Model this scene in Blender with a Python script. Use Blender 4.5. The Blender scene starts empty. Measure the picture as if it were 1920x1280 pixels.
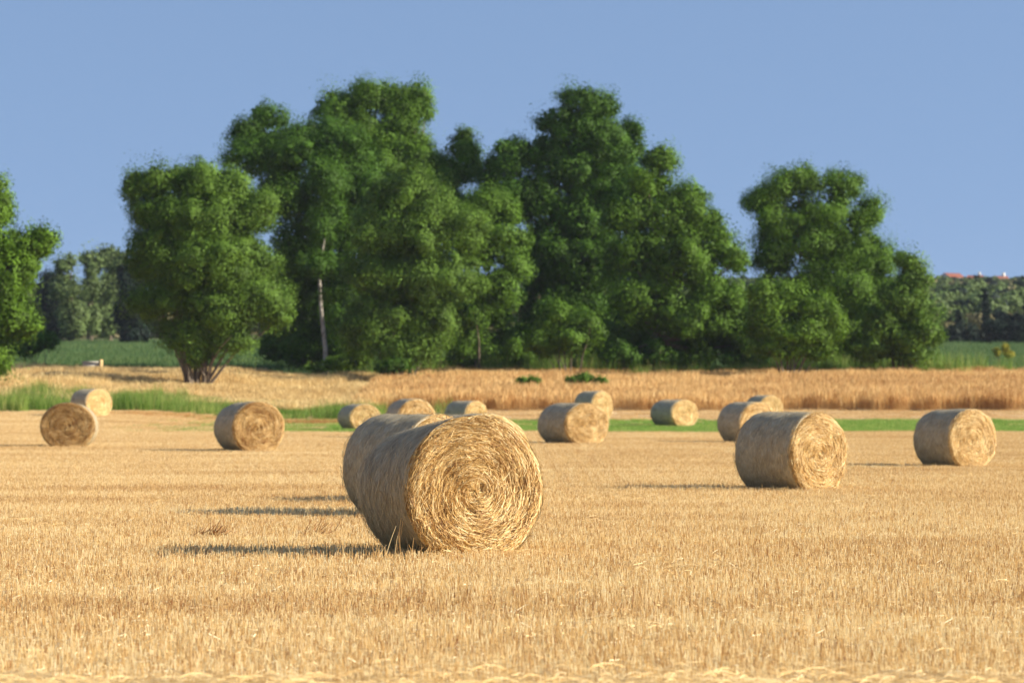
import bpy, math, random
import numpy as np
from mathutils import Vector

# ------------------------------------------------------------------ camera, sky, sun
scene = bpy.context.scene
COL = scene.collection
R = math.radians
rng = np.random.default_rng(7)
random.seed(7)

FPX = 6000.0          # focal length in photograph pixels (photograph is 1920 wide)
HOR = 742.0           # row of the level horizon
CAMZ = 1.61
cam = bpy.data.objects.new("camera", bpy.data.cameras.new("camera"))
COL.objects.link(cam)
cam.location = (0, 0, CAMZ)
cam.rotation_euler = (R(90) + math.atan((HOR - 640) / FPX), 0, 0)
cam.data.sensor_width = 36
cam.data.lens = 36 * FPX / 1920
cam.data.clip_start = 0.5
cam.data.clip_end = 6000
cam.data.dof.use_dof = True
cam.data.dof.focus_distance = 32.5
cam.data.dof.aperture_fstop = 3.6
scene.camera = cam

SUN_EL = R(25)
SUN_AZ = R(9)         # degrees from straight right towards the camera
sun_dir = Vector((math.cos(SUN_EL) * math.cos(SUN_AZ), -math.cos(SUN_EL) * math.sin(SUN_AZ), math.sin(SUN_EL)))
sl = bpy.data.lights.new("sun", 'SUN')
sl.energy = 5.0
sl.angle = R(0.5)
sl.color = (1.0, 0.925, 0.775)
sun = bpy.data.objects.new("sun", sl)
sun.rotation_euler = sun_dir.to_track_quat('Z', 'Y').to_euler()
sun.location = (60, -10, 40)
COL.objects.link(sun)

world = bpy.data.worlds.new("World")
scene.world = world
world.use_nodes = True
wn, wl = world.node_tree.nodes, world.node_tree.links
wn.clear()
sky = wn.new('ShaderNodeTexSky')
sky.sky_type = 'NISHITA'
sky.sun_disc = False
sky.sun_elevation = SUN_EL
sky.sun_rotation = math.atan2(sun_dir.x, sun_dir.y)
sky.altitude = 0
sky.air_density = 1.0
sky.dust_density = 0.4
sky.ozone_density = 3.0
tc = wn.new('ShaderNodeTexCoord')
add = wn.new('ShaderNodeVectorMath'); add.operation = 'MULTIPLY_ADD'
add.inputs[1].default_value = (1, 1, .55)
add.inputs[2].default_value = (0, 0, 0.325)      # the dark clear blue of a higher, cleaner part of the sky
bg = wn.new('ShaderNodeBackground')
bg.inputs['Strength'].default_value = 0.12
out = wn.new('ShaderNodeOutputWorld')
wl.new(tc.outputs['Generated'], add.inputs[0])
wl.new(add.outputs[0], sky.inputs[0])
tint = wn.new('ShaderNodeVectorMath'); tint.operation = 'MULTIPLY'; tint.inputs[1].default_value = (1.01, .905, .85)
wl.new(sky.outputs[0], tint.inputs[0])
wl.new(tint.outputs[0], bg.inputs[0])
wl.new(bg.outputs[0], out.inputs[0])

scene.view_settings.view_transform = 'Standard'
scene.view_settings.look = 'None'
scene.view_settings.exposure = 0.92
scene.view_settings.gamma = 1.0
scene.render.engine = 'CYCLES'
scene.cycles.max_bounces = 6
scene.cycles.transparent_max_bounces = 4
scene.cycles.volume_bounces = 0

# ------------------------------------------------------------------ helpers
def px2x(px, D):
    return (px - 960) / FPX * D

def px2z(py, D):
    return CAMZ + (HOR - py) / FPX * D

def tag(o, label=None, cat=None, group=None, kind=None):
    if label: o["label"] = label
    if cat: o["category"] = cat
    if group: o["group"] = group
    if kind: o["kind"] = kind
    return o

def link(name, me, mat=None, parent=None):
    o = bpy.data.objects.new(name, me)
    COL.objects.link(o)
    if mat is not None and me is not None and not me.materials:
        me.materials.append(mat)
    if parent: o.parent = parent
    return o

def empty(name, loc, rz=0.0):
    o = bpy.data.objects.new(name, None)
    o.empty_display_size = 0.3
    o.location = loc
    o.rotation_euler = (0, 0, rz)
    COL.objects.link(o)
    return o

def mesh_quads(name, V, F, tint=None, smooth=False, mat=None, extra=None):
    V = np.asarray(V, dtype=np.float32).reshape(-1, 3)
    F = np.asarray(F, dtype=np.int32).reshape(-1, 4)
    me = bpy.data.meshes.new(name)
    me.vertices.add(len(V)); me.vertices.foreach_set('co', V.ravel())
    me.loops.add(F.size); me.loops.foreach_set('vertex_index', F.ravel())
    me.polygons.add(len(F))
    me.polygons.foreach_set('loop_start', np.arange(0, F.size, 4, dtype=np.int32))
    me.update(calc_edges=True)
    me.validate()
    if smooth:
        me.polygons.foreach_set('use_smooth', np.ones(len(me.polygons), dtype=bool))
    if tint is not None:
        a = me.attributes.new('tint', 'FLOAT', 'FACE')
        a.data.foreach_set('value', np.asarray(tint, dtype=np.float32))
    if mat: me.materials.append(mat)
    return me

def grid_faces(nu, nv, wrap_v=False):
    """faces of an nu x nv vertex grid (index = i*nv + j)"""
    i = np.arange(nu - 1)[:, None]
    j = np.arange(nv if wrap_v else nv - 1)[None, :]
    j2 = (j + 1) % nv
    return np.stack([i * nv + j, (i + 1) * nv + j, (i + 1) * nv + j2, i * nv + j2], -1).reshape(-1, 4)

def sstep(a, b, x):
    t = np.clip((x - a) / (b - a), 0, 1)
    return t * t * (3 - 2 * t)

_ph = np.random.default_rng(3).uniform(0, 6.28, (8, 2))
_dr = np.random.default_rng(4).uniform(-1, 1, (8, 2))
def wob(x, y, s=1.0):
    """cheap smooth noise in about -1..1"""
    v = 0
    for k in range(8):
        f = s * (0.6 + 0.45 * k)
        v = v + np.sin(f * (x * _dr[k, 0] + y * _dr[k, 1]) + _ph[k, 0]) / (1 + 0.5 * k)
    return v / 2.6

PD = np.array([-60, 0, 60, 80, 110, 150, 160, 175, 186, 205, 232, 300, 400, 450, 600, 800, 1000, 1600, 3000.])
PZ = np.array([0, 0, -0.05, -0.08, -0.02, 0.02, 0.09, 0.36, 0.75, 1.6, 2.6, 4.7, 7.3, 9, 17, 28.5, 36.6, 30, 10.])
def height(x, D):
    x = np.asarray(x, float); D = np.asarray(D, float)
    z = np.interp(D, PD, PZ)
    z = z + 0.45 * sstep(130, 165, D) * sstep(12, 20, -x)
    z = z + 0.012 * wob(x, D, 0.5) + 0.25 * sstep(200, 260, D) * wob(x, D, 0.08) * (D > 200)
    z = z - sstep(400, 800, D) * sstep(-40, 110, -x - 0.05 * D) * 9
    return z

def solve_ground(px, py):
    """distance at which the ground appears at this place of the photograph"""
    Ds = np.linspace(15, 235, 4000)
    y = HOR - (height(px2x(px, Ds), Ds) - CAMZ) / Ds * FPX
    k = np.argmax(y <= py)
    return float(Ds[k])

# ------------------------------------------------------------------ materials
def new_mat(name):
    m = bpy.data.materials.new(name)
    m.use_nodes = True
    n, l = m.node_tree.nodes, m.node_tree.links
    n.clear()
    o = n.new('ShaderNodeOutputMaterial')
    return m, n, l, o

def ramp(n, stops):
    r = n.new('ShaderNodeValToRGB')
    el = r.color_ramp.elements
    while len(el) < len(stops): el.new(0.5)
    for e, (p, c) in zip(el, stops):
        e.position = p; e.color = (*c, 1)
    return r

def noise(n, l, scale, vec=None, detail=4, rough=0.6, mapping=None):
    t = n.new('ShaderNodeTexNoise')
    t.inputs['Scale'].default_value = scale
    t.inputs['Detail'].default_value = detail
    t.inputs['Roughness'].default_value = rough
    if vec is None:
        vec = n.new('ShaderNodeNewGeometry').outputs['Position']
    if mapping:
        mp = n.new('ShaderNodeMapping'); mp.inputs['Scale'].default_value = mapping
        l.new(vec, mp.inputs['Vector']); vec = mp.outputs[0]
    l.new(vec, t.inputs['Vector'])
    return t

def plant_mat(name, c_dark, c_mid, c_light, transl=0.35, zone=0.12, zscale=(1, 1, 1), rough=0.55, spec=0.25, gain=0.9):
    """thin leaves, blades and straws: colour from a per-face tint and a slow patchiness over the ground"""
    m, n, l, o = new_mat(name)
    at = n.new('ShaderNodeAttribute'); at.attribute_name = 'tint'
    nz = noise(n, l, zone, detail=5, mapping=zscale)
    mx = n.new('ShaderNodeMath'); mx.operation = 'MULTIPLY_ADD'
    mx.inputs[1].default_value = gain; l.new(nz.outputs['Fac'], mx.inputs[0])
    sb = n.new('ShaderNodeMath'); sb.operation = 'ADD'; sb.inputs[1].default_value = -0.5 * gain
    l.new(at.outputs['Fac'], sb.inputs[0]); l.new(sb.outputs[0], mx.inputs[2])
    rp = ramp(n, [(0.0, c_dark), (0.5, c_mid), (1.0, c_light)])
    l.new(mx.outputs[0], rp.inputs[0])
    pb = n.new('ShaderNodeBsdfPrincipled')
    pb.inputs['Roughness'].default_value = rough
    pb.inputs['Specular IOR Level'].default_value = spec
    l.new(rp.outputs[0], pb.inputs['Base Color'])
    tr = n.new('ShaderNodeBsdfTranslucent'); l.new(rp.outputs[0], tr.inputs['Color'])
    ms = n.new('ShaderNodeMixShader'); ms.inputs[0].default_value = transl
    l.new(pb.outputs[0], ms.inputs[1]); l.new(tr.outputs[0], ms.inputs[2])
    l.new(ms.outputs[0], o.inputs['Surface'])
    return m

def plain_mat(name, c0, c1, scale=6, rough=0.8, bump=0.2, mapping=None, coord='Object'):
    m, n, l, o = new_mat(name)
    t = n.new('ShaderNodeTexCoord')
    nz = noise(n, l, scale, t.outputs[coord], 6, 0.65, mapping)
    rp = ramp(n, [(0.3, c0), (0.7, c1)])
    l.new(nz.outputs['Fac'], rp.inputs[0])
    pb = n.new('ShaderNodeBsdfPrincipled'); pb.inputs['Roughness'].default_value = rough
    pb.inputs['Specular IOR Level'].default_value = 0.2
    l.new(rp.outputs[0], pb.inputs['Base Color'])
    b = n.new('ShaderNodeBump'); b.inputs['Strength'].default_value = bump; b.inputs['Distance'].default_value = 0.05
    l.new(nz.outputs['Fac'], b.inputs['Height']); l.new(b.outputs[0], pb.inputs['Normal'])
    l.new(pb.outputs[0], o.inputs['Surface'])
    return m

M_STUB = plant_mat('stubble_straw', (.40, .20, .08), (.78, .57, .265), (.96, .86, .58), 0.25, 0.35, (0.3, 1.0, 1), gain=1.05)
M_LITTER = plant_mat('loose_straw_mat', (.62, .40, .16), (.82, .60, .28), (.95, .80, .48), 0.25, 0.5)
M_FACE = plant_mat('cut_straw_end', (.26, .11, .03), (.72, .47, .165), (1.0, .84, .48), 0.12, 3.0)
M_WHEAT = plant_mat('dry_grass_mat', (.40, .19, .06), (.68, .42, .155), (.86, .63, .29), 0.30, 0.12, (.6, 1, 1), gain=1.4)
M_PALE = plant_mat('pale_grass_mat', (.42, .25, .09), (.70, .50, .21), (.88, .70, .35), 0.30, 0.15, (.6, 1, 1), gain=1.4)
M_WEED = plant_mat('green_weed_mat', (.06, .14, .012), (.15, .29, .03), (.40, .38, .11), 0.35, 0.25, gain=1.5)
M_LAWN = plant_mat('green_strip_mat', (.10, .22, .02), (.15, .33, .035), (.50, .46, .14), 0.35, 0.9, gain=1.5)
M_CROP = plant_mat('crop_mat', (.045, .10, .025), (.075, .155, .045), (.17, .22, .06), 0.30, 0.05)
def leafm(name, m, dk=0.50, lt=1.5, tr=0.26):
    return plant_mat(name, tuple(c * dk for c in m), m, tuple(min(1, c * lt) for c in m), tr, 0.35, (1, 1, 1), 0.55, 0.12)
M_LEAF_A = leafm('leaf_mid', (.098, .186, .018))
M_LEAF_B = leafm('leaf_dark', (.066, .140, .015))
M_LEAF_C = leafm('leaf_olive', (.108, .192, .024))
M_LEAF_D = leafm('leaf_bright', (.112, .205, .018))
M_LEAF_E = leafm('leaf_far', (.125, .175, .055))
M_LEAF_F = leafm('leaf_far_dark', (.016, .030, .018), tr=0.2)
M_LEAF_Y = leafm('leaf_yellow', (.40, .36, .05))
M_SCRUB = leafm('leaf_scrub', (.23, .20, .09))
M_BARK = plain_mat('bark', (.10, .075, .05), (.24, .19, .14), 9, 0.9, 0.6, (1, 1, .25))
M_BIRCH = plain_mat('pale_bark', (.09, .075, .06), (.58, .52, .44), 3.5, 0.85, 0.8, (1, 1, .6))

def wrap_mat():
    """pale netting over straw: fine fibres running round the bale"""
    m, n, l, o = new_mat('netting')
    t = n.new('ShaderNodeTexCoord')
    sep = n.new('ShaderNodeSeparateXYZ'); l.new(t.outputs['Object'], sep.inputs[0])
    at = n.new('ShaderNodeMath'); at.operation = 'ARCTAN2'
    l.new(sep.outputs['X'], at.inputs[0]); l.new(sep.outputs['Z'], at.inputs[1])
    cb = n.new('ShaderNodeCombineXYZ')
    l.new(at.outputs[0], cb.inputs[0]); l.new(sep.outputs['Y'], cb.inputs[1])
    f1 = noise(n, l, 6, cb.outputs[0], 5, 0.7, (1.2, 14, 1))
    f2 = noise(n, l, 3, cb.outputs[0], 3, 0.6, (1, 1.5, 1))
    mx = n.new('ShaderNodeMath'); mx.operation = 'MULTIPLY_ADD'; mx.inputs[1].default_value = 0.7
    l.new(f1.outputs['Fac'], mx.inputs[0])
    m2 = n.new('ShaderNodeMath'); m2.operation = 'MULTIPLY'; m2.inputs[1].default_value = 0.3
    l.new(f2.outputs['Fac'], m2.inputs[0]); l.new(m2.outputs[0], mx.inputs[2])
    rp = ramp(n, [(0.30, (.20, .15, .08)), (0.5, (.40, .33, .205)), (0.72, (.62, .54, .37))])
    l.new(mx.outputs[0], rp.inputs[0])
    pb = n.new('ShaderNodeBsdfPrincipled'); pb.inputs['Roughness'].default_value = 0.62
    pb.inputs['Specular IOR Level'].default_value = 0.35
    l.new(rp.outputs[0], pb.inputs['Base Color'])
    b = n.new('ShaderNodeBump'); b.inputs['Strength'].default_value = 0.8; b.inputs['Distance'].default_value = 0.02
    l.new(f1.outputs['Fac'], b.inputs['Height']); l.new(b.outputs[0], pb.inputs['Normal'])
    l.new(pb.outputs[0], o.inputs['Surface'])
    return m
M_WRAP = wrap_mat()
M_WRAPST = plant_mat('netted_straw', (.22, .15, .07), (.44, .34, .19), (.70, .57, .34), 0.1, 2.0)

def core_mat():
    m, n, l, o = new_mat('straw_core_mat')
    t = n.new('ShaderNodeTexCoord')
    sep = n.new('ShaderNodeSeparateXYZ'); l.new(t.outputs['Object'], sep.inputs[0])
    at = n.new('ShaderNodeMath'); at.operation = 'ARCTAN2'
    l.new(sep.outputs['X'], at.inputs[0]); l.new(sep.outputs['Z'], at.inputs[1])
    le = n.new('ShaderNodeVectorMath'); le.operation = 'LENGTH'
    mp = n.new('ShaderNodeMapping'); mp.inputs['Scale'].default_value = (1, 0, 1)
    l.new(t.outputs['Object'], mp.inputs[0]); l.new(mp.outputs[0], le.inputs[0])
    cb = n.new('ShaderNodeCombineXYZ'); l.new(at.outputs[0], cb.inputs[0]); l.new(le.outputs['Value'], cb.inputs[1])
    f1 = noise(n, l, 5, cb.outputs[0], 5, 0.7, (1.6, 12, 1))
    rp = ramp(n, [(0.30, (.40, .22, .08)), (0.5, (.62, .41, .16)), (0.7, (.82, .60, .27))])
    l.new(f1.outputs['Fac'], rp.inputs[0])
    pb = n.new('ShaderNodeBsdfPrincipled'); pb.inputs['Roughness'].default_value = 0.8
    pb.inputs['Specular IOR Level'].default_value = 0.2
    l.new(rp.outputs[0], pb.inputs['Base Color'])
    b = n.new('ShaderNodeBump'); b.inputs['Strength'].default_value = 1; b.inputs['Distance'].default_value = 0.03
    l.new(f1.outputs['Fac'], b.inputs['Height']); l.new(b.outputs[0], pb.inputs['Normal'])
    l.new(pb.outputs[0], o.inputs['Surface'])
    return m
M_CORE = core_mat()

# ------------------------------------------------------------------ zones of the land
def lawn_w(x, D):      # short bright green strip
    e = 1.8 * wob(x, D * 0.3, 0.35) + 1.6 * wob(x + 40, D * .5, 1.3)
    far = 171 + 0.05 * x
    w = sstep(137, 141, D + e) * (1 - sstep(far - 1, far + 1.5, D + 0.4 * e))
    side = sstep(-20, -11, x + 1.2 * e) * 0.65 + 0.35 * sstep(-11, -5, x)
    return w * side
def weed_w(x, D):      # tall green weeds on the left
    e = 3 * wob(x, D, 0.25)
    return sstep(170, 172.5, D) * (1 - sstep(184, 190, D + e)) * sstep(6, 11, -x + e) * (0.75 + 0.25 * wob(x, D, 0.6))
def tall_w(x, D):
    start = np.where(x < -8, 181, 186)
    return sstep(start - 0.4, start + 0.4, D + 0.5 * wob(x, D, 1.0)) * (1 - sstep(233, 236, D + wob(x, D, .4)))

def make_ground():
    Ds = np.unique(np.concatenate([np.arange(-60, 10, 10), np.arange(10, 130, 2), np.arange(130, 245, 0.8),
                                   np.arange(245, 500, 6), np.arange(500, 1600, 20), np.arange(1600, 3001, 140)]).astype(float))
    xs = np.unique(np.concatenate([np.arange(-45, 45, 0.9), np.arange(45, 150, 5), np.arange(150, 1500, 60)]))
    xs = np.unique(np.concatenate([xs, -xs]))
    X, Y = np.meshgrid(xs, Ds, indexing='ij')
    Z = height(X, Y)
    V = np.stack([X, Y, Z], -1).reshape(-1, 3)
    F = grid_faces(len(xs), len(Ds))[:, ::-1]
    F = F[:, ::-1]
    me = mesh_quads('field', V, F, smooth=True)
    soil = np.array([.66, .47, .22]); trackc = np.array([.60, .40, .20]); lawn = np.array([.16, .26, .05])
    weed = np.array([.14, .20, .05]); dry = np.array([.42, .27, .11]); crop = np.array([.055, .12, .04]); hill = np.array([.30, .22, .10])
    x = X.ravel(); D = Y.ravel()
    C = np.tile(soil, (len(x), 1))
    def mixc(c, w):
        nonlocal C
        w = np.clip(w, 0, 1)[:, None]; C = C * (1 - w) + c * w
    mixc(trackc, sstep(160, 168, D) * 1.0)
    mixc(lawn, lawn_w(x, D) * .8)
    mixc(weed, weed_w(x, D) * .8)
    mixc(dry, tall_w(x, D))
    mixc(crop, sstep(234, 238, D))
    mixc(hill, sstep(430, 520, D))
    a = me.attributes.new('land', 'FLOAT_COLOR', 'POINT')
    a.data.foreach_set('color', np.concatenate([C, np.ones((len(x), 1))], 1).astype(np.float32).ravel())
    m, n, l, o = new_mat('land_mat')
    at = n.new('ShaderNodeAttribute'); at.attribute_name = 'land'
    nz = noise(n, l, 1.2, detail=8, rough=0.7, mapping=(0.35, 1, 1))
    nf = noise(n, l, 30, detail=3, rough=0.7)
    ad = n.new('ShaderNodeMath'); ad.operation = 'ADD'
    l.new(nz.outputs['Fac'], ad.inputs[0]); l.new(nf.outputs['Fac'], ad.inputs[1])
    mr = n.new('ShaderNodeMapRange'); mr.inputs['From Min'].default_value = 0.6; mr.inputs['From Max'].default_value = 1.4
    mr.inputs['To Min'].default_value = 0.6; mr.inputs['To Max'].default_value = 1.35
    l.new(ad.outputs[0], mr.inputs[0])
    vm = n.new('ShaderNodeVectorMath'); vm.operation = 'SCALE'
    l.new(at.outputs['Color'], vm.inputs[0]); l.new(mr.outputs[0], vm.inputs['Scale'])
    pb = n.new('ShaderNodeBsdfPrincipled'); pb.inputs['Roughness'].default_value = 0.95
    pb.inputs['Specular IOR Level'].default_value = 0.1
    l.new(vm.outputs[0], pb.inputs['Base Color'])
    b = n.new('ShaderNodeBump'); b.inputs['Strength'].default_value = 0.6; b.inputs['Distance'].default_value = 0.04
    l.new(ad.outputs[0], b.inputs['Height']); l.new(b.outputs[0], pb.inputs['Normal'])
    l.new(pb.outputs[0], o.inputs['Surface'])
    tag(link('ground', me, m), kind='structure')
make_ground()

# ------------------------------------------------------------------ ribbons: straws, blades, stalks
def ribbons(P, W, up=None):
    """P (n,k,3) centre lines, W (n,k) half widths, side vectors from 'up'. -> V, F"""
    n, k, _ = P.shape
    T = np.gradient(P, axis=1)
    if up is None:
        up = rng.normal(size=(n, 1, 3))
    S = np.cross(T, up); S /= (np.linalg.norm(S, axis=2, keepdims=True) + 1e-9)
    A = P + S * W[..., None]; B = P - S * W[..., None]
    V = np.stack([A, B], 2).reshape(-1, 3)
    base = (np.arange(n) * k * 2)[:, None]
    j = np.arange(k - 1)[None, :]
    F = np.stack([base + 2 * j, base + 2 * j + 1, base + 2 * j + 3, base + 2 * j + 2], -1).reshape(-1, 4)
    return V, F

def blades_mesh(name, n, spread, h0, h1, w, lean, mat, k=4, head=0.0, round_=True, tint_lo=0.0, tint_hi=1.0, curve=1.6):
    a = rng.uniform(0, 2 * math.pi, n); r = spread * np.sqrt(rng.uniform(0, 1, n)) if round_ else None
    if round_:
        bx, by = r * np.cos(a), r * np.sin(a)
    else:
        bx, by = rng.uniform(-spread, spread, n), rng.uniform(-spread, spread, n)
    h = rng.uniform(h0, h1, n)
    la = rng.uniform(0, 2 * math.pi, n); ll = np.abs(rng.normal(0, lean, n)) * h
    t = np.linspace(0, 1, k)[None, :]
    P = np.stack([bx[:, None] + np.cos(la)[:, None] * ll[:, None] * t ** curve,
                  by[:, None] + np.sin(la)[:, None] * ll[:, None] * t ** curve,
                  h[:, None] * t], -1)
    W = np.tile(w * (1 - 0.8 * t), (n, 1)) * rng.uniform(.7, 1.3, (n, 1))
    if head:
        W = np.tile(np.where(t > 0.72, head * (1.05 - t) / .33 * 1.6 + .001, w * .6), (n, 1)) * rng.uniform(.7, 1.3, (n, 1))
    up = np.stack([np.cos(a + 1.5), np.sin(a + 1.5), np.zeros(n)], -1)[:, None, :]
    up = rng.normal(size=(n, 1, 3)); up[..., 2] *= .1
    V, F = ribbons(P, W, up)
    tint = np.repeat(rng.uniform(tint_lo, tint_hi, n), k - 1)
    return mesh_quads(name, V, F, tint, mat=mat)

def scatter(name, pts, rots, scls, idx, meshes, label=None):
    """one object of ground cover; geometry nodes place the plant meshes on its points"""
    me = bpy.data.meshes.new(name)
    me.vertices.add(len(pts)); me.vertices.foreach_set('co', np.asarray(pts, np.float32).ravel())
    def att(nm, ty, key, data):
        q = me.attributes.new(nm, ty, 'POINT'); q.data.foreach_set(key, data)
    att('rot', 'FLOAT_VECTOR', 'vector', np.asarray(rots, np.float32).ravel())
    att('scl', 'FLOAT_VECTOR', 'vector', np.asarray(scls, np.float32).ravel())
    att('idx', 'INT', 'value', np.asarray(idx, np.int32))
    o = link(name, me)
    src = bpy.data.collections.new(name + '_source')
    for i, m in enumerate(meshes):
        s = bpy.data.objects.new('%s_%02d' % (m.name, i), m); src.objects.link(s)
    ng = bpy.data.node_groups.new(name, 'GeometryNodeTree')
    ng.interface.new_socket('Geometry', in_out='INPUT', socket_type='NodeSocketGeometry')
    ng.interface.new_socket('Geometry', in_out='OUTPUT', socket_type='NodeSocketGeometry')
    N, L = ng.nodes, ng.links
    gi, go = N.new('NodeGroupInput'), N.new('NodeGroupOutput')
    ci = N.new('GeometryNodeCollectionInfo')
    ci.inputs['Collection'].default_value = src
    ci.inputs['Separate Children'].default_value = True
    ci.inputs['Reset Children'].default_value = True
    ip = N.new('GeometryNodeInstanceOnPoints')
    ip.inputs['Pick Instance'].default_value = True
    def na(nm, ty):
        q = N.new('GeometryNodeInputNamedAttribute'); q.data_type = ty; q.inputs['Name'].default_value = nm
        return q.outputs['Attribute']
    L.new(gi.outputs[0], ip.inputs['Points'])
    L.new(ci.outputs[0], ip.inputs['Instance'])
    L.new(na('idx', 'INT'), ip.inputs['Instance Index'])
    L.new(na('rot', 'FLOAT_VECTOR'), ip.inputs['Rotation'])
    L.new(na('scl', 'FLOAT_VECTOR'), ip.inputs['Scale'])
    L.new(ip.outputs[0], go.inputs[0])
    md = o.modifiers.new('scatter', 'NODES'); md.node_group = ng
    tag(o, kind='stuff', label=label)
    return o

def wedge(D0, D1, dens, margin=7.0, half=0.17):
    """random points over the part of the field in front of the lens, with a margin to each side"""
    A = (D1 - D0) * 2 * (half * (D0 + D1) / 2 + margin)
    n = int(A * dens)
    D = rng.uniform(D0, D1, n * 2); hw = half * D + margin
    keep = rng.uniform(0, half * D1 + margin, n * 2) < hw
    D = D[keep][:n]; hw = hw[keep][:n]
    return rng.uniform(-hw, hw), D

# stubble
def stubble_patch(i, n=520):
    rows = 8
    y = (rng.integers(0, rows, n) + 0.5) / rows - 0.5 + rng.normal(0, .024, n)
    x = rng.uniform(-.5, .5, n)
    h = rng.uniform(.035, .10, n) * np.where(rng.uniform(size=n) < .06, 1.5, 1)
    la = rng.uniform(0, 6.283, n); ll = np.abs(rng.normal(0, .22, n)) * h
    t = np.linspace(0, 1, 2)[None, :]
    P = np.stack([x[:, None] + np.cos(la)[:, None] * ll[:, None] * t, y[:, None] + np.sin(la)[:, None] * ll[:, None] * t,
                  h[:, None] * t - .005], -1)
    W = np.tile(rng.uniform(.0014, .0032, (n, 1)), (1, 2))
    Vs, Fs, Ts = [], [], []
    off = 0
    a0 = rng.uniform(0, 3.14, n)
    tint = rng.normal(.52, .27, n)
    for q in range(2):
        up = np.stack([np.cos(a0 + q * 1.57), np.sin(a0 + q * 1.57), np.zeros(n)], -1)[:, None, :]
        V, F = ribbons(P, W, up); Vs.append(V); Fs.append(F + off); off += len(V); Ts.append(tint)
    # dead leaves and broken straw between the rows
    m = 70
    c = np.stack([rng.uniform(-.5, .5, m), rng.uniform(-.5, .5, m), rng.uniform(.01, .05, m)], -1)
    a = rng.uniform(0, 6.283, m); L = rng.uniform(.03, .12, m)
    d = np.stack([np.cos(a), np.sin(a), rng.normal(0, .25, m)], -1) * L[:, None] / 2
    P2 = np.stack([c - d, c + d], 1); P2[..., 2] = np.maximum(P2[..., 2], .004)
    V, F = ribbons(P2, np.full((m, 2), .003)); Vs.append(V); Fs.append(F + off); Ts.append(rng.normal(.6, .25, m))
    return mesh_quads('stubble_patch', np.concatenate(Vs), np.concatenate(Fs), np.concatenate(Ts), mat=M_STUB)
patches = [stubble_patch(i) for i in range(6)]
gx, gy = np.meshgrid(np.arange(-46, 46), np.arange(6, 188), indexing='ij')
gx = gx.ravel() + .5; gy = gy.ravel() + .5
k = (np.abs(gx) < .17 * gy + 12) & ((gy < 140) | (gx < -9) | ((gy > 158) & (rng.uniform(size=len(gx)) < .6)) ) & (rng.uniform(size=len(gx)) > lawn_w(gx, gy) * .9)
gx, gy = gx[k], gy[k]
n = len(gx)
scatter('stubble', np.stack([gx, gy, height(gx, gy)], -1),
        np.stack([np.zeros(n), np.zeros(n), rng.integers(0, 2, n) * math.pi + rng.normal(0, .03, n)], -1),
        np.stack([np.full(n, 1.02), np.full(n, 1.02), rng.uniform(.85, 1.15, n) * (1 + .18 * wob(gx, gy, .5))], -1),
        rng.integers(0, 6, n), patches, 'golden cut stubble covering the field')

# loose straw lying on the stubble
def litter_patch(i, n=26, up=.07):
    c = np.stack([rng.normal(0, .35, n), rng.normal(0, .12, n), rng.uniform(.05, .05 + up, n)], -1)
    a = rng.normal(0, .55, n) + rng.integers(0, 2, n) * math.pi; L = rng.uniform(.05, .24, n)
    t = np.linspace(-.5, .5, 4)[None, :, None]
    d = np.stack([np.cos(a), np.sin(a), rng.normal(0, .12, n)], -1)[:, None, :] * L[:, None, None]
    P = c[:, None, :] + d * t
    P[..., 2] -= (t[..., 0] ** 2) * L[:, None] * rng.uniform(0, .9, (n, 1)); P[..., 2] = np.maximum(P[..., 2], .02)
    V, F = ribbons(P, np.full((n, 4), 1) * rng.uniform(.0015, .003, (n, 1)))
    return mesh_quads('loose_straw_patch', V, F, np.repeat(rng.normal(.55, .25, n), 3), mat=M_LITTER)
lp = [litter_patch(i, 7) for i in range(3)] + [litter_patch(i, 34, .10) for i in range(3)]
x1, y1 = wedge(15, 100, .22)
kk = rng.uniform(size=len(x1)) < np.clip(.35 + .9 * wob(x1 * .3, y1, .9), .05, 1)
x1, y1 = x1[kk], y1[kk]
x2 = rng.uniform(-7, 8, 520); y2 = 16.7 + rng.normal(0, .28, 520) + .22 * np.sin(x2 * 1.3) + .15 * np.sin(x2 * 3.1)
xa = np.concatenate([x1, x2]); ya = np.concatenate([y1, y2]); n = len(xa)
ia = np.concatenate([np.where(rng.uniform(size=len(x1)) < .93, rng.integers(0, 3, len(x1)), rng.integers(3, 6, len(x1))), rng.integers(3, 6, len(x2))])
za = height(xa, ya) + np.concatenate([np.zeros(len(x1)), rng.uniform(-.03, .05, len(x2))])
scatter('loose_straw', np.stack([xa, ya, za], -1), np.stack([np.zeros(n), np.zeros(n), rng.normal(0, .35, n)], -1),
        np.stack([np.ones(n)] * 3, -1), ia, lp, 'pale loose straw strewn on the stubble')

# ------------------------------------------------------------------ bales
def settle(P, r, flat=0.10):
    """a bale settles: its underside flattens and its sides bulge a little"""
    Q = P.copy()
    zz = Q[..., 2]
    lim = -r * (1 - flat)
    Q[..., 2] = np.where(zz < lim, lim + (zz - lim) * .25, zz)
    low = np.clip(-Q[..., 2] / r, 0, 1)
    Q[..., 0] = Q[..., 0] * (1 + .06 * low ** 2)
    return Q

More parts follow.
